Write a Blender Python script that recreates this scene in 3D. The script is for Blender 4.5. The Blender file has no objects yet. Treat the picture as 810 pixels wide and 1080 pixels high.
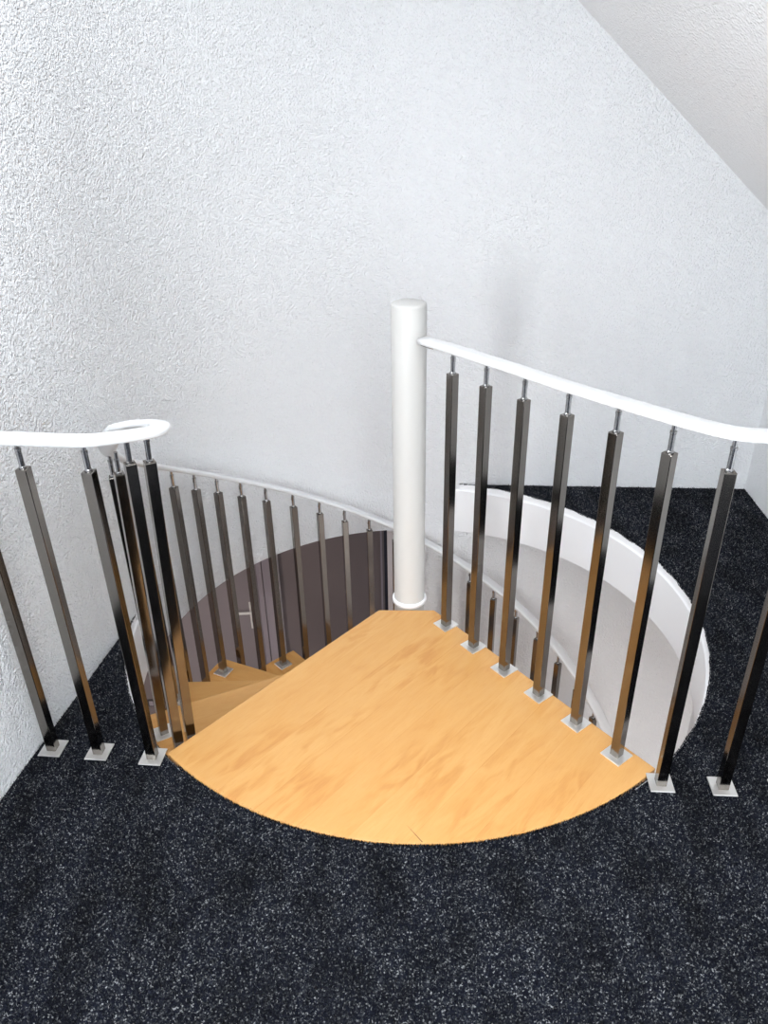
import bpy, bmesh, math, random
import numpy as np
from mathutils import Vector, Matrix
R = math.radians
C = bpy.context.scene.collection
sc = bpy.context.scene
random.seed(4)

# ---------------------------------------------------------------- dimensions (metres)
CX, CY = 0.0957, 2.1944          # axis of the round stair well
RW = 0.960                       # radius of the well
RL = 0.957                       # radius of the landing's round front
RISE, STEP = 0.200, 24.3         # riser and degrees per tread
SLAB = 0.245                     # thickness of the upper floor
ZLOW = -2.80                     # lower floor
PX, PY, PR = 0.083, 2.235, 0.0525  # centre pole
D_LEFT, D_BACK = R(80.2), R(-4.1)  # directions of left and back walls
RB = 0.882                       # radius of the descending balusters

def polar(r, a, z=0.0):
    return Vector((CX + r*math.cos(R(a)), CY + r*math.sin(R(a)), z))

# ---------------------------------------------------------------- materials
def mat(name):
    m = bpy.data.materials.new(name); m.use_nodes = True
    nt = m.node_tree; b = nt.nodes['Principled BSDF']
    return m, nt, b, nt.nodes, nt.links

def plain(name, col, rough=.5, metal=0.0, coat=0.0):
    m, nt, b, N, L = mat(name)
    b.inputs['Base Color'].default_value = (*col, 1)
    b.inputs['Roughness'].default_value = rough
    b.inputs['Metallic'].default_value = metal
    b.inputs['Coat Weight'].default_value = coat
    return m

def plaster(name, col, scale=150, strength=.6, dist=.004, rough=.85, coarse=False):
    m, nt, b, N, L = mat(name)
    tc = N.new('ShaderNodeTexCoord')
    n1 = N.new('ShaderNodeTexNoise'); n1.inputs['Scale'].default_value = scale; n1.inputs['Detail'].default_value = 3
    n1.inputs['Roughness'].default_value = .6
    n2 = N.new('ShaderNodeTexNoise'); n2.inputs['Scale'].default_value = scale*.22; n2.inputs['Detail'].default_value = 2
    v = N.new('ShaderNodeTexVoronoi'); v.inputs['Scale'].default_value = scale*.80
    for q in (n1, n2, v): L.new(tc.outputs['Object'], q.inputs['Vector'])
    n1.inputs['Detail'].default_value = 3; n1.inputs['Roughness'].default_value = .55; n1.inputs['Scale'].default_value = scale*.70
    rp = N.new('ShaderNodeMapRange'); rp.inputs['From Min'].default_value = .34; rp.inputs['From Max'].default_value = .70
    L.new(n1.outputs['Fac'], rp.inputs['Value'])
    # raised grains: rounded cells, each with a height of its own
    sc3 = N.new('ShaderNodeSeparateColor'); L.new(v.outputs['Color'], sc3.inputs['Color'])
    gr = N.new('ShaderNodeMapRange'); gr.interpolation_type = 'SMOOTHSTEP'
    gr.inputs['From Min'].default_value = .62; gr.inputs['From Max'].default_value = .05
    L.new(v.outputs['Distance'], gr.inputs['Value'])
    gm = N.new('ShaderNodeMath'); gm.operation = 'MULTIPLY'; L.new(gr.outputs['Result'], gm.inputs[0]); L.new(sc3.outputs[0], gm.inputs[1])
    a1 = N.new('ShaderNodeMath'); a1.operation = 'MULTIPLY_ADD'; a1.inputs[1].default_value = .6
    L.new(n2.outputs['Fac'], a1.inputs[0]); L.new(gm.outputs[0], a1.inputs[2])
    a2 = N.new('ShaderNodeMath'); a2.operation = 'MULTIPLY_ADD'; a2.inputs[1].default_value = .72
    L.new(rp.outputs['Result'], a2.inputs[0]); L.new(a1.outputs[0], a2.inputs[2])
    bp = N.new('ShaderNodeBump'); bp.inputs['Strength'].default_value = strength; bp.inputs['Distance'].default_value = dist
    if coarse:   # the roughcast is coarser on the left wall and fades into the round corner
        sx = N.new('ShaderNodeSeparateXYZ'); L.new(tc.outputs['Object'], sx.inputs[0])
        mr = N.new('ShaderNodeMapRange'); mr.interpolation_type = 'SMOOTHSTEP'
        mr.inputs['From Min'].default_value = -.92; mr.inputs['From Max'].default_value = -.45
        mr.inputs['To Min'].default_value = .90; mr.inputs['To Max'].default_value = strength
        L.new(sx.outputs['X'], mr.inputs['Value']); L.new(mr.outputs['Result'], bp.inputs['Strength'])
    L.new(a2.outputs[0], bp.inputs['Height']); L.new(bp.outputs['Normal'], b.inputs['Normal'])
    n3 = N.new('ShaderNodeTexNoise'); n3.inputs['Scale'].default_value = 1.3; n3.inputs['Detail'].default_value = 3
    L.new(tc.outputs['Object'], n3.inputs['Vector'])
    mx = N.new('ShaderNodeMix'); mx.data_type = 'RGBA'
    mx.inputs['A'].default_value = (*[c*.975 for c in col], 1); mx.inputs['B'].default_value = (*[min(1, c*1.02) for c in col], 1)
    L.new(n3.outputs['Fac'], mx.inputs['Factor']); L.new(mx.outputs['Result'], b.inputs['Base Color'])
    b.inputs['Roughness'].default_value = rough
    return m

def wood(name, fibre_deg=0.0):
    """beech boards; the grain runs along local x (turned by fibre_deg)"""
    m, nt, b, N, L = mat(name)
    tc = N.new('ShaderNodeTexCoord')
    rot = N.new('ShaderNodeMapping'); rot.inputs['Rotation'].default_value = (0, 0, R(-fibre_deg))
    L.new(tc.outputs['Object'], rot.inputs['Vector'])
    sep = N.new('ShaderNodeSeparateXYZ'); L.new(rot.outputs['Vector'], sep.inputs[0])
    # board number across the grain
    dv = N.new('ShaderNodeMath'); dv.operation = 'MULTIPLY'; dv.inputs[1].default_value = 1/.118
    L.new(sep.outputs['Y'], dv.inputs[0])
    fl = N.new('ShaderNodeMath'); fl.operation = 'FLOOR'; L.new(dv.outputs[0], fl.inputs[0])
    fr = N.new('ShaderNodeMath'); fr.operation = 'FRACT'; L.new(dv.outputs[0], fr.inputs[0])
    wn = N.new('ShaderNodeTexWhiteNoise'); wn.noise_dimensions = '1D'; L.new(fl.outputs[0], wn.inputs['W'])
    # shift every board's pattern
    of = N.new('ShaderNodeVectorMath'); of.operation = 'MULTIPLY_ADD'
    of.inputs[1].default_value = (3.7, 1.3, 5.1); L.new(wn.outputs['Color'], of.inputs[0]); L.new(rot.outputs['Vector'], of.inputs[2])
    mp = N.new('ShaderNodeMapping'); mp.inputs['Scale'].default_value = (4.0, 26, 20); L.new(of.outputs[0], mp.inputs['Vector'])
    n1 = N.new('ShaderNodeTexNoise'); n1.inputs['Scale'].default_value = 1.0; n1.inputs['Detail'].default_value = 4; n1.inputs['Distortion'].default_value = 1.2
    L.new(mp.outputs['Vector'], n1.inputs['Vector'])
    # flame figure: broad slanted ripples
    mp2 = N.new('ShaderNodeMapping'); mp2.inputs['Rotation'].default_value = (0, 0, R(38)); mp2.inputs['Scale'].default_value = (7, 27, 9)
    L.new(of.outputs[0], mp2.inputs['Vector'])
    n2 = N.new('ShaderNodeTexNoise'); n2.inputs['Scale'].default_value = 1.0; n2.inputs['Detail'].default_value = 2; n2.inputs['Distortion'].default_value = .9
    L.new(mp2.outputs['Vector'], n2.inputs['Vector'])
    mp3 = N.new('ShaderNodeMapping'); mp3.inputs['Scale'].default_value = (30, 420, 30); L.new(of.outputs[0], mp3.inputs['Vector'])
    n3 = N.new('ShaderNodeTexNoise'); n3.inputs['Scale'].default_value = 1.0; n3.inputs['Detail'].default_value = 2
    L.new(mp3.outputs['Vector'], n3.inputs['Vector'])
    # broad mask so that the figure comes and goes
    n4 = N.new('ShaderNodeTexNoise'); n4.inputs['Scale'].default_value = 3.2; L.new(of.outputs[0], n4.inputs['Vector'])
    def rng(src, lo, hi, a=0., c=1.):
        q = N.new('ShaderNodeMapRange'); q.interpolation_type = 'SMOOTHSTEP'
        q.inputs['From Min'].default_value = lo; q.inputs['From Max'].default_value = hi
        q.inputs['To Min'].default_value = a; q.inputs['To Max'].default_value = c
        L.new(src, q.inputs['Value']); return q.outputs['Result']
    def mth(op, x, y, z=None):
        q = N.new('ShaderNodeMath'); q.operation = op
        for i, s in enumerate((x, y, z)):
            if s is None: continue
            if isinstance(s, (int, float)): q.inputs[i].default_value = s
            else: L.new(s, q.inputs[i])
        return q.outputs[0]
    flame = mth('MULTIPLY', rng(n2.outputs['Fac'], .42, .66), rng(n4.outputs['Fac'], .42, .60, .12, 1.))
    t = mth('MULTIPLY_ADD', rng(n1.outputs['Fac'], .3, .75), .22, mth('MULTIPLY', flame, .46))
    t = mth('MULTIPLY_ADD', wn.outputs['Value'], .16, t)
    t = mth('MULTIPLY_ADD', rng(n3.outputs['Fac'], .45, .7), .16, t)
    seam = mth('LESS_THAN', fr.outputs[0], .010)
    t = mth('MULTIPLY_ADD', seam, .35, t)
    cr = N.new('ShaderNodeValToRGB')
    e = cr.color_ramp.elements
    e[0].position = 0.0; e[0].color = (.625, .345, .118, 1)
    e[1].position = 1.0; e[1].color = (.48, .198, .047, 1)
    k = e.new(.45); k.color = (.575, .290, .084, 1)
    L.new(t, cr.inputs['Fac']); L.new(cr.outputs['Color'], b.inputs['Base Color'])
    b.inputs['Roughness'].default_value = .42
    b.inputs['Coat Weight'].default_value = .15; b.inputs['Coat Roughness'].default_value = .3
    return m

def steel(name, col=(.225, .207, .188), rough=.12):
    m, nt, b, N, L = mat(name)
    tc = N.new('ShaderNodeTexCoord')
    mp = N.new('ShaderNodeMapping'); mp.inputs['Scale'].default_value = (900, 900, 12)
    L.new(tc.outputs['Object'], mp.inputs['Vector'])
    n = N.new('ShaderNodeTexNoise'); n.inputs['Scale'].default_value = 1; n.inputs['Detail'].default_value = 2
    L.new(mp.outputs['Vector'], n.inputs['Vector'])
    mr = N.new('ShaderNodeMapRange'); mr.inputs['To Min'].default_value = rough*.7; mr.inputs['To Max'].default_value = rough*1.4
    L.new(n.outputs['Fac'], mr.inputs['Value']); L.new(mr.outputs['Result'], b.inputs['Roughness'])
    b.inputs['Base Color'].default_value = (*col, 1); b.inputs['Metallic'].default_value = 1
    return m

def carpet(name, island):
    m, nt, b, N, L = mat(name)
    if island:
        g = N.new('ShaderNodeNewGeometry'); fac = g.outputs['Random Per Island']
    else:
        tc = N.new('ShaderNodeTexCoord'); v = N.new('ShaderNodeTexVoronoi'); v.inputs['Scale'].default_value = 330
        L.new(tc.outputs['Object'], v.inputs['Vector'])
        s = N.new('ShaderNodeSeparateColor'); L.new(v.outputs['Color'], s.inputs['Color']); fac = s.outputs[0]
    cr = N.new('ShaderNodeValToRGB'); e = cr.color_ramp.elements
    e[0].position = 0; e[0].color = (.0030, .0040, .0090, 1)
    e[1].position = 1; e[1].color = (.27, .28, .29, 1)
    for p, c in ((.50, (.005, .0068, .0145)), (.74, (.017, .019, .025)), (.90, (.056, .060, .067))):
        k = e.new(p); k.color = (*c, 1)
    L.new(fac, cr.inputs['Fac'])
    # uneven patches: shade of leaning pile put into the colour
    tc2 = N.new('ShaderNodeTexCoord'); nz = N.new('ShaderNodeTexNoise'); nz.inputs['Scale'].default_value = 7; nz.inputs['Detail'].default_value = 4
    mp = N.new('ShaderNodeMapping'); mp.inputs['Scale'].default_value = (1.6, .7, 1); L.new(tc2.outputs['Object'], mp.inputs['Vector']); L.new(mp.outputs['Vector'], nz.inputs['Vector'])
    mr = N.new('ShaderNodeMapRange'); mr.inputs['From Min'].default_value = .36; mr.inputs['From Max'].default_value = .6
    mr.inputs['To Min'].default_value = .5; mr.inputs['To Max'].default_value = 1.05; L.new(nz.outputs['Fac'], mr.inputs['Value'])
    mu = N.new('ShaderNodeMix'); mu.data_type = 'RGBA'; mu.blend_type = 'MULTIPLY'; mu.inputs['Factor'].default_value = 1
    L.new(cr.outputs['Color'], mu.inputs['A']); L.new(mr.outputs['Result'], mu.inputs['B'])
    L.new(mu.outputs['Result'], b.inputs['Base Color'])
    b.inputs['Roughness'].default_value = .9
    b.inputs['Specular IOR Level'].default_value = .15
    return m

M = dict(
    wall=plaster('white_roughcast', (.87, .884, .905), 175, .66, .010, coarse=True),
    ceil=plaster('white_ceiling_plaster', (.90, .905, .91), 150, .6, .007),
    band=plain('white_smooth_paint', (.90, .91, .93), .45),
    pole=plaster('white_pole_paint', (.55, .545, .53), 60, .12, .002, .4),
    rail=plain('white_rail_coating', (.70, .71, .72), .3),
    taupe=plain('taupe_paint', (.20, .165, .165), .6),
    gap_shade=plain('dark_gap_shade', (.03, .03, .045), .5),  # stands in for the shade inside gaps and holes
    doorp=plain('door_leaf_grey', (.25, .215, .225), .5),
    frame=plain('door_frame_grey', (.33, .29, .32), .45),
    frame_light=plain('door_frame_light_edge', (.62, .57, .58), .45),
    lowfloor=plain('lower_floor_grey', (.10, .09, .09), .6),
    wood=wood('beech_boards'),
    steel=steel('brushed_steel'),
    plate=steel('satin_steel_plate', (.86, .85, .83), .42),
    pin=steel('polished_steel_pin', (.45, .45, .46), .12),
    carpet=carpet('charcoal_carpet_back', False),
    pile=carpet('charcoal_carpet_pile', True),
    plastic=plain('white_plastic', (.75, .73, .70), .4),
    plate_grey=plain('dark_socket_plate', (.035, .03, .03), .4),
    crack=plain('dark_crack', (.10, .05, .02), .8),
)

# ---------------------------------------------------------------- helpers
def obj(name, bm, m, parent=None, smooth=False, bevel=0.0, seg=2):
    me = bpy.data.meshes.new(name)
    bmesh.ops.recalc_face_normals(bm, faces=bm.faces[:])
    bm.to_mesh(me); bm.free()
    for k in (m if isinstance(m, list) else [m]): me.materials.append(k)
    if smooth:
        me.polygons.foreach_set('use_smooth', [True]*len(me.polygons))
    o = bpy.data.objects.new(name, me); C.objects.link(o)
    if parent: o.parent = parent
    if bevel:
        b = o.modifiers.new('bevel', 'BEVEL'); b.width = bevel; b.segments = seg; b.limit_method = 'ANGLE'; b.angle_limit = R(35)
        b.harden_normals = False
    return o

def struct(name, bm, m, **k):
    o = obj(name, bm, m, **k); o['kind'] = 'structure'; return o

def thing(name, label, cat, loc=(0, 0, 0), group=None):
    o = bpy.data.objects.new(name, None); C.objects.link(o); o.location = loc
    o.empty_display_size = .1
    o['label'] = label; o['category'] = cat
    if group: o['group'] = group
    return o

def prism(bm, pts, z0, z1):
    """vertical prism over a flat outline"""
    lo = [bm.verts.new((x, y, z0)) for x, y in pts]; hi = [bm.verts.new((x, y, z1)) for x, y in pts]
    bm.faces.new(lo[::-1]); bm.faces.new(hi)
    n = len(pts)
    for i in range(n): bm.faces.new((lo[i], lo[(i+1) % n], hi[(i+1) % n], hi[i]))
    return bm

def box(bm, x0, x1, y0, y1, z0, z1):
    return prism(bm, [(x0, y0), (x1, y0), (x1, y1), (x0, y1)], z0, z1)

def sweep(bm, pts, prof, cap=True, roll=None):
    """sweep a closed profile (side, up) along points; returns nothing"""
    rings = []
    n = len(pts)
    for i, p in enumerate(pts):
        t = (pts[min(i+1, n-1)] - pts[max(i-1, 0)]).normalized()
        s = t.cross(Vector((0, 0, 1)))
        if s.length < 1e-4: s = Vector((1, 0, 0))
        s.normalize(); u = s.cross(t).normalized()
        w = roll(i) if roll else 0.0
        cw, sw = math.cos(w), math.sin(w)
        rings.append([bm.verts.new(p + s*(a*cw + c*sw) + u*(c*cw - a*sw)) for a, c in prof])
    m = len(prof)
    for r0, r1 in zip(rings, rings[1:]):
        for j in range(m): bm.faces.new((r0[j], r0[(j+1) % m], r1[(j+1) % m], r1[j]))
    if cap:
        bm.faces.new(rings[0][::-1]); bm.faces.new(rings[-1])

def lathe(bm, prof, c=(0, 0), n=48):
    """profile of (radius, z) turned about a vertical axis"""
    rings = []
    for r, z in prof:
        rings.append([bm.verts.new((c[0] + r*math.cos(2*math.pi*k/n), c[1] + r*math.sin(2*math.pi*k/n), z)) for k in range(n)])
    for a, b in zip(rings, rings[1:]):
        for k in range(n): bm.faces.new((a[k], a[(k+1) % n], b[(k+1) % n], b[k]))
    bm.faces.new(rings[0][::-1]); bm.faces.new(rings[-1])

def catmull(pts, k=8):
    P = [Vector(p) for p in pts]; out = []
    P = [P[0]*2 - P[1]] + P + [P[-1]*2 - P[-2]]
    for i in range(1, len(P)-2):
        a, b, c, d = P[i-1:i+3]
        for j in range(k):
            t = j/k
            out.append(.5*((2*b) + (c-a)*t + (2*a-5*b+4*c-d)*t*t + (3*b-a-3*c+d)*t**3))
    out.append(P[-2]); return out

# ---------------------------------------------------------------- the room
# straight wall lines, given by distance from the well's axis
def line_pt(d, nrm_deg, s):
    """point on the wall whose normal from the axis points to nrm_deg, s metres along it"""
    n = Vector((math.cos(R(nrm_deg)), math.sin(R(nrm_deg)), 0)); t = Vector((-n.y, n.x, 0))
    return Vector((CX, CY, 0)) + n*d + t*s
LN, BN = 170.2, 85.9
DL, DB = .946, .946
corner = Vector((1.590, 3.026, 0))
sc_ = (corner - line_pt(DB, BN, 0)).dot(Vector((-math.sin(R(BN)), math.cos(R(BN)), 0)))
right_dir = Vector((math.cos(R(-93.1)), math.sin(R(-93.1)), 0))
YR = -3.2
HW = 2.66

def wall_from(name, a, b, out, z0, z1, m, th=.12):
    """solid wall with inner face a-b, thickened towards out"""
    o = out.normalized()*th
    return struct(name, prism(bmesh.new(), [(a.x, a.y), (b.x, b.y), (b.x+o.x, b.y+o.y), (a.x+o.x, a.y+o.y)], z0, z1), m)

nL = Vector((math.cos(R(LN)), math.sin(R(LN)), 0)); nB = Vector((math.cos(R(BN)), math.sin(R(BN)), 0))
A_L = LN + math.degrees(math.acos(DL/RW))        # where the round wall takes over from the left wall
A_B = BN - math.degrees(math.acos(DB/RW))        # ... and ends on the back wall
pL = polar(RW, A_L); pB = polar(RW, A_B)
tL = Vector((math.cos(D_LEFT), math.sin(D_LEFT), 0))
wl0 = pL - tL*((pL.y - YR)/tL.y)
# (with an unseen side window added for its light, behind the photographer)
VA, VB, VZ0, VZ1 = 1.5, 3.0, .8, 2.1
bm = bmesh.new()
for s0, s1, z0, z1 in ((-.2, VA, -.03, HW), (VB, (pL-wl0).length, -.03, HW), (VA, VB, -.03, VZ0), (VA, VB, VZ1, HW)):
    a, b = wl0 + tL*s0, wl0 + tL*s1; oo = nL*.12
    prism(bm, [(a.x, a.y), (b.x, b.y), (b.x+oo.x, b.y+oo.y), (a.x+oo.x, a.y+oo.y)], z0, z1)
struct('wall_left', bm, M['wall'])
bm = bmesh.new()
for s0, s1, z0, z1 in ((VA, VA+.06, VZ0, VZ1), (VB-.06, VB, VZ0, VZ1), (VA, VB, VZ0, VZ0+.06), (VA, VB, VZ1-.06, VZ1)):
    a, b = wl0 + tL*s0 + nL*.03, wl0 + tL*s1 + nL*.03; oo = nL*.05
    prism(bm, [(a.x, a.y), (b.x, b.y), (b.x+oo.x, b.y+oo.y), (a.x+oo.x, a.y+oo.y)], z0, z1)
struct('added_window_2', bm, M['band'])  # frame of the unseen window put in for side light
wall_from('wall_back', pB, corner + Vector((math.cos(D_BACK), math.sin(D_BACK), 0))*.05, nB, -.03, HW, M['wall'])
wall_from('wall_right', corner - right_dir*.05, corner + right_dir*((corner.y - YR)/-right_dir.y), Vector((1, -.05, 0)), -.03, HW, M['wall'])
# round corner wall that drops into the well: tangent to both straight walls
bm = bmesh.new(); n = 72
RC = .5*(DL+DB)
def wall_ring(t): return [polar(RW, A_L) + nL*t] + [polar(RC+t, LN + (BN-LN)*i/n) for i in range(n+1)] + [polar(RW, A_B) + nB*t]
inn, outp = wall_ring(0), wall_ring(.10)
vi = [[bm.verts.new((p.x, p.y, z)) for p in inn] for z in (-SLAB, HW)]
vo = [[bm.verts.new((p.x, p.y, z)) for p in outp] for z in (-SLAB, HW)]
n = len(inn)-1
for i in range(n):
    bm.faces.new((vi[0][i], vi[0][i+1], vi[1][i+1], vi[1][i]))
    bm.faces.new((vo[0][i], vo[1][i], vo[1][i+1], vo[0][i+1]))
    bm.faces.new((vi[0][i], vo[0][i], vo[0][i+1], vi[0][i+1]))
    bm.faces.new((vi[1][i], vi[1][i+1], vo[1][i+1], vo[1][i]))
for i in (0, n): bm.faces.new((vi[0][i], vi[1][i], vo[1][i], vo[0][i]))
o = struct('wall_corner', bm, M['wall'])
for p in o.data.polygons: p.use_smooth = abs(p.normal.z) < .3
md = o.modifiers.new('split', 'EDGE_SPLIT'); md.split_angle = R(40)
# rear wall with a wide window added for its light behind the photographer
WX0, WX1, WZ0, WZ1 = -.85, 1.40, .45, 2.15
bm = bmesh.new()
box(bm, -2.2, WX0, YR-.15, YR, -.03, HW); box(bm, WX1, 1.9, YR-.15, YR, -.03, HW)
box(bm, WX0, WX1, YR-.15, YR, -.03, WZ0); box(bm, WX0, WX1, YR-.15, YR, WZ1, HW)
struct('wall_rear', bm, M['wall'])
bm = bmesh.new()
for x0, x1, z0, z1 in ((WX0, WX0+.06, WZ0, WZ1), (WX1-.06, WX1, WZ0, WZ1), (WX0, WX1, WZ0, WZ0+.06), (WX0, WX1, WZ1-.06, WZ1), (.27, .33, WZ0, WZ1)):
    box(bm, x0, x1, YR-.11, YR-.05, z0, z1)
struct('added_window_1', bm, M['band'])  # frame of the invented window that holds the rear fill
# ceilings: a slope rising from the right wall, then flat
ZC = 2.52
dB = Vector((math.cos(D_BACK), math.sin(D_BACK), 0))
def back_x(x): return line_pt(DB, BN, 0) + dB*((x - line_pt(DB, BN, 0).x)/dB.x)
SL = (1.135 - 1.817)/(1.46 - .685)
xe = .685 + (ZC - 1.817)/SL
def zs(x): return 1.817 + SL*(x - .685)
q0 = back_x(xe); q1 = back_x(1.72)
def slope_pt(x, t, up=0):
    """point of the slope, t metres towards the rear from the back wall"""
    q = q0 + (q1 - q0)*((x - xe)/(1.72 - xe)) + right_dir*t
    return (q.x + .66*up, q.y, zs(x) + .75*up)
RX0, RX1, RT0, RT1 = .32, .98, 4.2, 6.0        # roof window added in the slope for a fill light, behind the photographer
bm = bmesh.new()
for x0, x1, t0, t1 in ((xe, RX0, -.15, 6.4), (RX1, 1.72, -.15, 6.4), (RX0, RX1, -.15, RT0), (RX0, RX1, RT1, 6.4)):
    v = [bm.verts.new(slope_pt(x, t)) for x, t in ((x0, t0), (x0, t1), (x1, t1), (x1, t0))]
    w = [bm.verts.new(slope_pt(x, t, .13)) for x, t in ((x0, t0), (x0, t1), (x1, t1), (x1, t0))]
    bm.faces.new(v); bm.faces.new(w[::-1])
    for i in range(4): bm.faces.new((v[i], w[i], w[(i+1) % 4], v[(i+1) % 4]))
struct('ceiling_slope', bm, M['ceil'])
SX0, SX1, SY0, SY1 = -.84, -.20, -.2, 2.3     # unseen opening added in the flat strip of ceiling for a fill light
bm = bmesh.new()
box(bm, -2.3, SX0, YR-.2, 3.4, ZC, ZC+.16); box(bm, SX1, xe + .35, YR-.2, 3.4, ZC, ZC+.16)
box(bm, SX0, SX1, YR-.2, SY0, ZC, ZC+.16); box(bm, SX0, SX1, SY1, 3.4, ZC, ZC+.16)
struct('ceiling', bm, M['ceil'])

rng = np.random.default_rng(7)
def rim_r(a):
    """cut edge of the carpet: over the landing's front it laps right up to the wood"""
    t = np.clip(np.minimum(a - 226, 305 - a)/6, 0, 1)
    return RW + .0045 - .0065*t + .0008*np.sin(a*.9)
# upper floor slab with the round hole; carpet on top
def outer_hit(a, x0=-2.75, x1=1.95, y0=YR-.2, y1=4.62):
    dx, dy = math.cos(R(a)), math.sin(R(a)); t = 1e9
    if dx > 1e-9: t = min(t, (x1-CX)/dx)
    if dx < -1e-9: t = min(t, (x0-CX)/dx)
    if dy > 1e-9: t = min(t, (y1-CY)/dy)
    if dy < -1e-9: t = min(t, (y0-CY)/dy)
    return Vector((CX+dx*t, CY+dy*t, 0))
angs = sorted([i*3.0 for i in range(120)] + [math.degrees(math.atan2(y-CY, x-CX)) % 360 for x in (-2.75, 1.95) for y in (YR-.2, 4.62)])
bm = bmesh.new()
ri = [polar(float(rim_r(a)) + .002, a) for a in angs]; ro = [outer_hit(a) for a in angs]
T = [[bm.verts.new((p.x, p.y, z)) for p in ri] for z in (-.006, -SLAB)]
U = [[bm.verts.new((p.x, p.y, z)) for p in ro] for z in (-.006, -SLAB)]
n = len(angs)
for i in range(n):
    j = (i+1) % n
    bm.faces.new((T[0][i], T[0][j], U[0][j], U[0][i])); f = bm.faces.new((T[1][i], U[1][i], U[1][j], T[1][j])); f.material_index = 1
    f = bm.faces.new((T[0][i], T[1][i], T[1][j], T[0][j])); f.material_index = 0
    f = bm.faces.new((U[0][i], U[0][j], U[1][j], U[1][i])); f.material_index = 1
floor = struct('floor', bm, [M['carpet'], M['ceil'], M['pile']])
# short carpet pile, part of the floor's own mesh: one small lance-shaped tuft blade each
def pile_points():
    N0 = 620000
    x = rng.uniform(-1.15, 1.66, N0); y = rng.uniform(.50, 3.16, N0)
    keep_d = rng.uniform(0, 1, N0) < np.clip(1.25 - .27*(y-.5), .5, 1)
    r = np.hypot(x-CX, y-CY)
    front = (x-CX)*math.cos(R(LN)) + (y-CY)*math.sin(R(LN))
    bk = (x-CX)*math.cos(R(BN)) + (y-CY)*math.sin(R(BN))
    rx = (x-corner.x)*(-right_dir.y) + (y-corner.y)*right_dir.x
    rim = rim_r(np.degrees(np.arctan2(y-CY, x-CX)) % 360)
    k = keep_d & (r > rim) & (front < DL) & (bk < DB) & (rx < .0)
    # leave out the far side behind the round corner
    ang = np.degrees(np.arctan2(y-CY, x-CX)) % 360
    k &= ~((ang > A_B) & (ang < A_L))
    x, y = x[k], y[k]
    # a denser fringe along the cut edge
    a = rng.uniform(A_L, 360 + A_B, 9000); rr = rim_r(a % 360) + rng.normal(0, 1, 9000)*np.where((a % 360 > 226) & (a % 360 < 305), .0022, .0007)
    return np.concatenate([x, CX + rr*np.cos(np.radians(a))]), np.concatenate([y, CY + rr*np.sin(np.radians(a))])
px_, py_ = pile_points(); n = len(px_)
th = rng.uniform(0, 2*np.pi, n); wd = rng.uniform(.0010, .0023, n); ht = rng.uniform(.004, .0085, n)
la = rng.uniform(0, 2*np.pi, n); ll = rng.uniform(0, .0055, n)
V = np.empty((n, 3, 3))
V[:, 0] = np.stack([px_ - wd*np.cos(th), py_ - wd*np.sin(th), np.full(n, -.007)], 1)
V[:, 1] = np.stack([px_ + wd*np.cos(th), py_ + wd*np.sin(th), np.full(n, -.007)], 1)
V[:, 2] = np.stack([px_ + ll*np.cos(la), py_ + ll*np.sin(la), -.006 + ht], 1)
me = floor.data
nv0, nl0, np0 = len(me.vertices), len(me.loops), len(me.polygons)
me.vertices.add(3*n); me.loops.add(3*n); me.polygons.add(n)
co = np.empty(3*(nv0+3*n), np.float32); me.vertices.foreach_get('co', co); co[3*nv0:] = V.reshape(-1); me.vertices.foreach_set('co', co)
li = np.empty(nl0+3*n, np.int32); me.loops.foreach_get('vertex_index', li); li[nl0:] = np.arange(nv0, nv0+3*n); me.loops.foreach_set('vertex_index', li)
ls = np.empty(np0+n, np.int32); me.polygons.foreach_get('loop_start', ls); ls[np0:] = nl0 + 3*np.arange(n); me.polygons.foreach_set('loop_start', ls)
mi = np.zeros(np0+n, np.int32); me.polygons.foreach_get('material_index', mi); mi[np0:] = 2; me.polygons.foreach_set('material_index', mi)
me.update(calc_edges=True); me.validate()

# white band lining the open side of the well, with a lip along its top
bm = bmesh.new(); n = 120
a0, a1 = A_B, A_L - 360
prof = [(RW+.006, -SLAB-.001), (RW-.003, -SLAB-.001), (RW-.003, -.036), (RW+.001, -.031), (RW+.003, -.026), (RW+.003, -.006), (RW+.0055, -.003), (RW+.0065, -.009)]
def lipless(a):
    a = a % 360
    return .03*min(1, max(0, min(a - 228, 303.5 - a)/2))
n = 180
rings = [[bm.verts.new(polar(r, a0 + (a1-a0)*i/n, z if z < -.1 else z - lipless(a0 + (a1-a0)*i/n))) for r, z in prof] for i in range(n+1)]
for r0, r1 in zip(rings, rings[1:]):
    for j in range(len(prof)): bm.faces.new((r0[j], r0[(j+1) % len(prof)], r1[(j+1) % len(prof)], r1[j]))
bm.faces.new(rings[0]); bm.faces.new(rings[-1][::-1])
o = struct('trim_1', bm, M['band'], smooth=True)
md = o.modifiers.new('split', 'EDGE_SPLIT'); md.split_angle = R(30)

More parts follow.
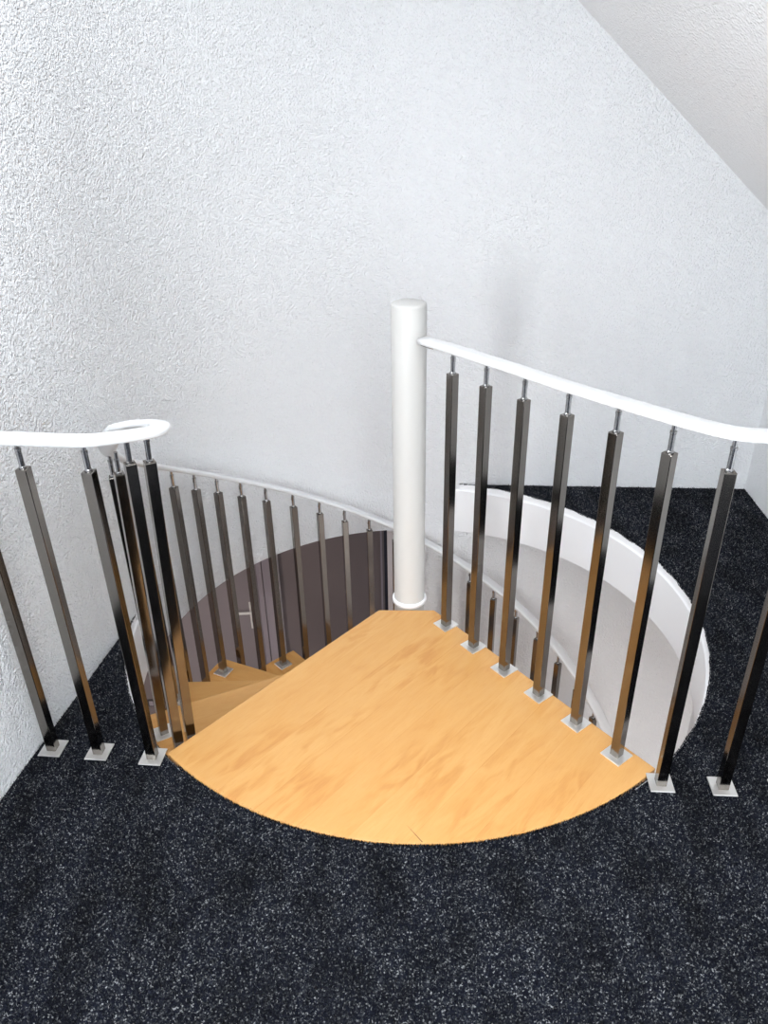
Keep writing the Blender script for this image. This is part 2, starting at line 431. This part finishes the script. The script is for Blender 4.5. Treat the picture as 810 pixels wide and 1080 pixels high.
# ---------------------------------------------------------------- the lower room
bm = bmesh.new(); box(bm, -2.75, 1.95, YR-.2, 4.62, ZLOW-.1, ZLOW); struct('floor_lower', bm, M['lowfloor'])
YF = 4.5
bm = bmesh.new(); box(bm, -2.75, -.005, YF, YF+.12, ZLOW, -SLAB); struct('wall_far', bm, M['taupe'])
bm = bmesh.new(); box(bm, -2.75, -2.6, YR-.2, YF, ZLOW, -SLAB); struct('wall_lower_left', bm, M['taupe'])
w0 = back_x(.040)
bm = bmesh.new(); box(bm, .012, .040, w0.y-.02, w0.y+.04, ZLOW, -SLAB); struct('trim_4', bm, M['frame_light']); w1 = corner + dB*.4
wall_from('wall_lower_back', w0, w1, nB, ZLOW, -SLAB, M['wall'], th=.9)
wall_from('wall_lower_right', corner - right_dir*.1, corner + right_dir*6.2, Vector((1, -.05, 0)), ZLOW, -SLAB, M['wall'])
bm = bmesh.new(); box(bm, -2.75, 1.95, YR-.3, YR-.15, ZLOW, -SLAB); struct('wall_lower_front', bm, M['taupe'])
bm = bmesh.new(); box(bm, -.005, .25, YF+.02, YF+.12, ZLOW, -SLAB); struct('gap_shade_strip', bm, M['gap_shade'])  # dark strip standing in for the shade of a door gap
bm = bmesh.new(); box(bm, -.030, -.018, YF-.012, YF, ZLOW, -SLAB); struct('trim_3', bm, M['frame'])
# door in the far wall of the lower room
XE = -.890
bm = bmesh.new(); box(bm, XE-.72, XE, YF-.020, YF+.02, ZLOW+.01, ZLOW+2.02)
door = struct('door_1', bm, M['doorp'], bevel=.003)
bm = bmesh.new()
box(bm, XE+.004, XE+.040, YF-.030, YF+.02, ZLOW, ZLOW+2.06); box(bm, XE+.048, XE+.135, YF-.042, YF+.02, ZLOW, ZLOW+2.13)
box(bm, XE-.82, XE-.726, YF-.042, YF+.02, ZLOW, ZLOW+2.13); box(bm, XE-.82, XE+.135, YF-.042, YF+.02, ZLOW+2.03, ZLOW+2.13)
fr = obj('door_frame', bm, M['frame'], door, bevel=.002)
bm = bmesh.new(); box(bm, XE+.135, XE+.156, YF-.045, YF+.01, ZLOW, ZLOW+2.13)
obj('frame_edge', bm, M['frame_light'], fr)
zh = -1.655
bm = bmesh.new(); box(bm, XE-.075, XE-.035, YF-.030, YF-.020, zh-.17, zh+.06)
bp = obj('lock_plate', bm, M['plastic'], door, bevel=.004)
bm = bmesh.new()
sweep(bm, [Vector((XE-.055, YF-.030, zh)), Vector((XE-.055, YF-.065, zh)), Vector((XE-.062, YF-.075, zh)), Vector((XE-.115, YF-.077, zh)), Vector((XE-.185, YF-.074, zh-.004))],
      [(.010*math.cos(k*math.pi/5), .010*math.sin(k*math.pi/5)) for k in range(10)])
obj('door_handle', bm, M['plastic'], door, smooth=True)
bm = bmesh.new(); box(bm, XE-.062, XE-.048, YF-.033, YF-.028, zh-.115, zh-.085); obj('keyhole', bm, M['gap_shade'], bp)
# socket near the floor
so = thing('wall_socket', 'small dark double socket low on the taupe wall of the lower room', 'socket', (-1.826, YF, -2.53))
bm = bmesh.new(); box(bm, -.050, .050, -.012, 0, -.035, .035); sp = obj('face_plate', bm, M['plate_grey'], so, bevel=.004)
bm = bmesh.new()
for x in (-.022, .022): box(bm, x-.016, x+.016, -.0155, -.011, -.022, .022)
obj('socket_insert', bm, M['frame'], sp, bevel=.002)

# ---------------------------------------------------------------- the spiral staircase
stair = thing('spiral_staircase', 'spiral staircase with beech landing and treads winding down around a white pole', 'staircase', (PX, PY, ZLOW))
def under(o, p):
    """parent o to p, keeping it where it stands (parents are unrotated here)"""
    o.parent = p
    q = p; off = Vector((0, 0, 0))
    while q: off += q.location; q = q.parent
    o.location = o.location - off
    return o
bm = bmesh.new()
lathe(bm, [(PR-.004, ZLOW), (PR, ZLOW+.004), (PR, 1.032), (PR-.0015, 1.0375), (PR-.005, 1.040)], (0, 0), 64)
pole = obj('center_pole', bm, M['pole'], smooth=True); pole.location = (PX, PY, 0); under(pole, stair)
md = pole.modifiers.new('split', 'EDGE_SPLIT'); md.split_angle = R(40)
bm = bmesh.new(); lathe(bm, [(PR+.001, .002), (PR+.0065, .003), (PR+.0065, .015), (PR+.004, .0175), (PR+.001, .0175)], (0, 0), 64)
under(obj('collar', bm, M['band'], smooth=True), pole).location = (0, 0, 0)

PHI0, OFF = 228.3, .090
def edge_pt(phi, s, d):
    u = Vector((math.cos(R(phi)), math.sin(R(phi)))); nn = Vector((u.y, -u.x))
    return Vector((CX, CY)) + u*s + nn*d
# landing: straight left and right edges, short inner edge in front of the pole, round outer edge
li0, li1 = Vector((-.0245, 2.1795)), Vector((.166, 2.1725))
aL = PHI0 - math.degrees(math.asin(OFF/RL))
re_dir = Vector((math.cos(R(-53.2)), math.sin(R(-53.2)))); rel = li1 - Vector((CX, CY))
bq = rel.dot(re_dir); cq = rel.length_squared - RL*RL; tt = -bq + math.sqrt(bq*bq - cq)
pr = li1 + re_dir*tt; aR = math.degrees(math.atan2(pr.y-CY, pr.x-CX)) % 360
def wood_part(name, pts, ztop, phi, thick=.042, parent=None):
    """outline in world xy; local x runs along phi so that the grain follows the part"""
    ori = Vector((CX, CY, ztop)); u = Vector((math.cos(R(phi)), math.sin(R(phi)))); nn = Vector((-u.y, u.x))
    loc = [((p - Vector((CX, CY))).dot(u), (p - Vector((CX, CY))).dot(nn)) for p in pts]
    o = obj(name, prism(bmesh.new(), loc, -thick, 0), M['wood'], bevel=.003)
    o.location = ori; o.rotation_euler = (0, 0, R(phi)); under(o, parent); return o
pts = [li0.copy()] + [Vector((CX + RL*math.cos(R(aL + (aR-aL)*i/60)), CY + RL*math.sin(R(aL + (aR-aL)*i/60)))) for i in range(61)] + [li1.copy()]
landing = wood_part('landing', pts, 0.0, PHI0, .045, stair)
# fine crack at the front edge of the landing
bm = bmesh.new()
def lp(x, y): 
    u = Vector((math.cos(R(PHI0)), math.sin(R(PHI0)))); q = Vector((x-CX, y-CY)); return Vector((q.dot(u), q.dot(Vector((-u.y, u.x)))))
c0, c1 = lp(.0405, 1.292), lp(.076, 1.2425); dd = (c1-c0).normalized(); nn = Vector((-dd.y, dd.x))*.0009
prism(bm, [tuple(c0), tuple(c1-nn), tuple(c1+nn)], -.0008, .0004)
obj('crack', bm, M['crack'], landing)
treads = []
RT = .938
for k in range(1, 14):
    ph, pp = PHI0 - STEP*k, PHI0 - STEP*(k-1)
    ds = OFF - .035
    a_b = pp - math.degrees(math.asin(ds/RT)); a_f = ph - math.degrees(math.asin(OFF/RT))
    pts = [edge_pt(ph, .01, OFF), edge_pt(pp, .03, ds)]
    pts += [Vector((CX + RT*math.cos(R(a_b + (a_f-a_b)*i/16)), CY + RT*math.sin(R(a_b + (a_f-a_b)*i/16)))) for i in range(17)]
    treads.append(wood_part('tread', pts, -RISE*k, ph, .042, stair))

# ---------------------------------------------------------------- railings
HALF, TT = .0128, .0305          # half side of a square tube, half of a plate
RAIL_T = .020                    # rail thickness
def oval(w, h, n=20):
    """flat rail profile with rounded sides"""
    out = []
    for k in range(n):
        a = 2*math.pi*k/n
        c, s = math.cos(a), math.sin(a)
        out.append((w*math.copysign(abs(c)**.55, c), h*math.copysign(abs(s)**.55, s)))
    return out

def baluster(root, foot, top, tube_top, deg, plate=True, plate_deg=None, lean=None):
    """square steel tube on a square base plate with a round pin carrying the rail; foot and top are points"""
    foot = Vector(foot); top = Vector(top)
    ax = (top - foot); L = ax.length; q = ax.to_track_quat('Z', 'Y')
    # keep the tube's sides turned to deg
    Rm = Matrix.Rotation(R(deg), 3, 'Z')
    z = ax.normalized(); x = Rm @ Vector((1, 0, 0)); x = (x - z*x.dot(z)).normalized(); y = z.cross(x)
    rot = Matrix((x, y, z)).transposed()
    hl = tube_top*L
    bm = bmesh.new()
    box(bm, -HALF, HALF, -HALF, HALF, 0.002, hl)
    t = obj('baluster', bm, M['steel'], bevel=.0016)
    t.location = foot; t.rotation_euler = rot.to_euler(); under(t, root)
    bm = bmesh.new()
    lathe(bm, [(.0085, hl-.002), (.0085, hl+.004), (.0066, hl+.006), (.0066, L-.020), (.0075, L-.019), (.0075, L-.013), (.0052, L-.012), (.0052, L+.006)], (0, 0), 16)
    bmesh.ops.create_cube(bm, size=1, matrix=Matrix.Translation((0, .0066, L-.026)) @ Matrix.Diagonal((.004, .003, .008, 1)))
    p = obj('pin', bm, M['pin'], t, smooth=True)
    md = p.modifiers.new('split', 'EDGE_SPLIT'); md.split_angle = R(35)
    if plate:
        bm = bmesh.new()
        box(bm, -TT, TT, -TT, TT, 0, .004)
        b = obj('base_plate', bm, M['plate'], t, bevel=.0008, seg=1)
    return t

# --- the guard rail on the right: pole, landing, then along the carpet
right = thing('stair_railing', 'white railing from the pole across the right edge of the landing onto the carpet', 'railing', (.446, 1.742, 0), 'steel and white stair railings')
rail_pts = [(.122, 2.180, .946), (.30, 1.944, .952), (.447, 1.740, .957), (.60, 1.535, .966), (.672, 1.446, .971), (.715, 1.412, .973), (.77, 1.398, .974), (.90, 1.386, .974), (1.2, 1.362, .974), (1.655, 1.33, .974)]
bm = bmesh.new(); sweep(bm, catmull(rail_pts, 10), oval(.0235, RAIL_T/2))
hr = under(obj('handrail', bm, M['rail'], smooth=True), right)
bm = bmesh.new(); sweep(bm, [Vector((.118, 2.186, .933)), Vector((.140, 2.157, .933)), Vector((.146, 2.149, .933)), Vector((.148, 2.147, .942))], [(.006*math.cos(k*math.pi/6), .006*math.sin(k*math.pi/6)) for k in range(12)])
under(obj('pole_bracket', bm, M['pin'], smooth=True), right)
feet = [(469, 658), (498, 682)]
RF = [(.200, 2.089, .937), (.279, 1.974, .941), (.361, 1.860, .945), (.446, 1.745, .949), (.531, 1.627, .953), (.612, 1.504, .957)]
for i, (x, y, zt) in enumerate(RF):
    baluster(right, (x, y, 0), (x, y, zt), (.876 + .0035*i)/zt, -53.2)
for x, y in ((.698, 1.404), (.851, 1.388), (1.003, 1.376)):
    baluster(right, (x, y, .001), (x, y, .963), .897/.963, -4.5)

# --- the railing on the left: along the carpet, round a tight bend and down the spiral
left = thing('stair_railing', 'white railing from the left wall looping round and winding down the spiral treads', 'railing', (-.72, 1.53, 0), 'steel and white stair railings')
RR = .880
def zrail(a): return -.177 - .011 + .00882*(a - 93.5)
lp_pts = [(-.985, 1.566, .940), (-.83, 1.546, .940), (-.70, 1.529, .940), (-.63, 1.528, .938), (-.575, 1.551, .934), (-.537, 1.584, .926), (-.509, 1.618, .919), (-.508, 1.652, .915), (-.533, 1.681, .911), (-.580, 1.694, .903), (-.628, 1.710, .884)]
lp_pts += [tuple(polar(RR, a, zrail(a))) for a in [207 - 6*i for i in range(51)]]
def bank(i):
    """the rail banks outwards on the way back from the bend"""
    k = i/6
    return R(30)*max(0, min((k - 6.5)/2.5, 1, (17 - k)/5))
bm = bmesh.new(); sweep(bm, catmull(lp_pts, 6), oval(.0235, RAIL_T/2), roll=bank)
under(obj('handrail', bm, M['rail'], smooth=True), left)
for x, y in ((-.641, 1.528), (-.793, 1.550), (-.925, 1.566)):
    baluster(left, (x, y, .001), (x, y, .928), .866/.928, -6)
# two tubes at the bend, fixed to the side of the landing, then the tubes on the treads
baluster(left, (-.569, 1.639, -.100), (-.536, 1.628, .908), .932, 30, plate=False)
baluster(left, (-.596, 1.610, -.100), (-.577, 1.612, .915), .930, 30, plate=False)
baluster(left, (-.712, 1.821, -RISE), (-.681, 1.810, .776), .945, 30)
ths = [196.5, 188.5, 180.4, 171.0, 162.4, 154.3, 146.8, 139.2, 131.5, 123.3, 115.4, 108.0, 100.7, 93.1, 85.4, 77.7, 70.0, 62.4, 54.9, 47.2, 39.2, 31.2, 23.5, 15.8]
def tread_at(a, r):
    for k in range(1, 14):
        if a > PHI0 - STEP*k - math.degrees(math.asin((OFF-.016)/r)): return k
    return 13
for i, a in enumerate(ths):
    k = tread_at(a, RB); f = polar(RB, a, -RISE*k); zt = zrail(a) - RAIL_T/2
    L = zt - f.z
    baluster(left, f, (f.x, f.y, zt), 1 - .062/L, a, plate=(i % 3 == 2))

pole['label'] = 'round white pole'
for o in C.objects:
    if o.name.startswith('handrail'): o['label'] = 'flat white handrail'
# ---------------------------------------------------------------- added fill lights, sky
def area(name, loc, rot, sx, sy, power, col):
    d = bpy.data.lights.new(name, 'AREA'); d.shape = 'RECTANGLE'; d.size = sx; d.size_y = sy; d.energy = power; d.color = col
    o = bpy.data.objects.new(name, d); C.objects.link(o); o.location = loc; o.rotation_euler = rot; return o
area('ceiling_fill', ((SX0+SX1)/2, (SY0+SY1)/2, ZC+.13), (0, 0, 0), SX1-SX0, SY1-SY0, 31, (.97, .985, 1))  # added overhead fill, no rooflight is known here
wc = wl0 + tL*(VA+VB)/2 + nL*.10
area('side_fill', (wc.x, wc.y, (VZ0+VZ1)/2), (R(90), 0, R(-90) + D_LEFT - R(90)), VB-VA-.12, VZ1-VZ0-.12, 205, (.95, .98, 1))  # unseen source put in to lift the slope and right wall
rc = Vector(slope_pt((RX0+RX1)/2, (RT0+RT1)/2, .10))
ex = (Vector(slope_pt(RX1, RT0)) - Vector(slope_pt(RX0, RT0))); ey = -right_dir
ez = ex.normalized().cross(ey).normalized()
ro_ = area('slope_fill', rc, (0, 0, 0), ex.length, RT1-RT0, 68, (.96, .98, 1))  # added fill from behind, brightens the left wall
ro_.rotation_euler = Matrix((ex.normalized(), ez.cross(ex.normalized()), ez)).transposed().to_euler()
area('rear_fill', ((WX0+WX1)/2, YR-.12, (WZ0+WZ1)/2), (R(90), 0, 0), WX1-WX0-.12, WZ1-WZ0-.12, 30, (.93, .97, 1))  # invented rear source, lights the back wall from the front
area('lower_right_fill', (.9, -.2, -.30), (0, 0, 0), .8, .8, 170, (1, .96, .93))  # added fill under the slab for the lower back wall
area('lower_left_fill', (-1.95, 2.3, -.28), (0, 0, 0), .6, .6, 42, (1, .93, .88))  # extra fill for the far wall and treads, no lamp known

wd = bpy.data.worlds.new('daylight'); sc.world = wd; wd.use_nodes = True
bg = wd.node_tree.nodes['Background']; bg.inputs['Color'].default_value = (.85, .92, 1, 1); bg.inputs['Strength'].default_value = .8

# ---------------------------------------------------------------- camera
F, PITCH, ROLL = 820.0, 0.50817, -0.02002
cd = bpy.data.cameras.new('camera'); cam = bpy.data.objects.new('camera', cd); C.objects.link(cam); sc.camera = cam
cd.sensor_fit = 'VERTICAL'; cd.sensor_height = 36.0; cd.lens = 36.0*F/1080; cd.clip_start = .02
c, s = math.cos(PITCH), math.sin(PITCH)
fw = Vector((0, c, -s)); r0 = Vector((1, 0, 0)); u0 = Vector((0, s, c))
rt = r0*math.cos(ROLL) + u0*math.sin(ROLL); up = -r0*math.sin(ROLL) + u0*math.cos(ROLL)
mw = Matrix((rt, up, -fw)).transposed().to_4x4(); mw.translation = (0, 0, 1.6); cam.matrix_world = mw

vs = sc.view_settings
vs.view_transform = 'Standard'; vs.look = 'None'; vs.gamma = 1; vs.exposure = -0.02; vs.use_curve_mapping = False
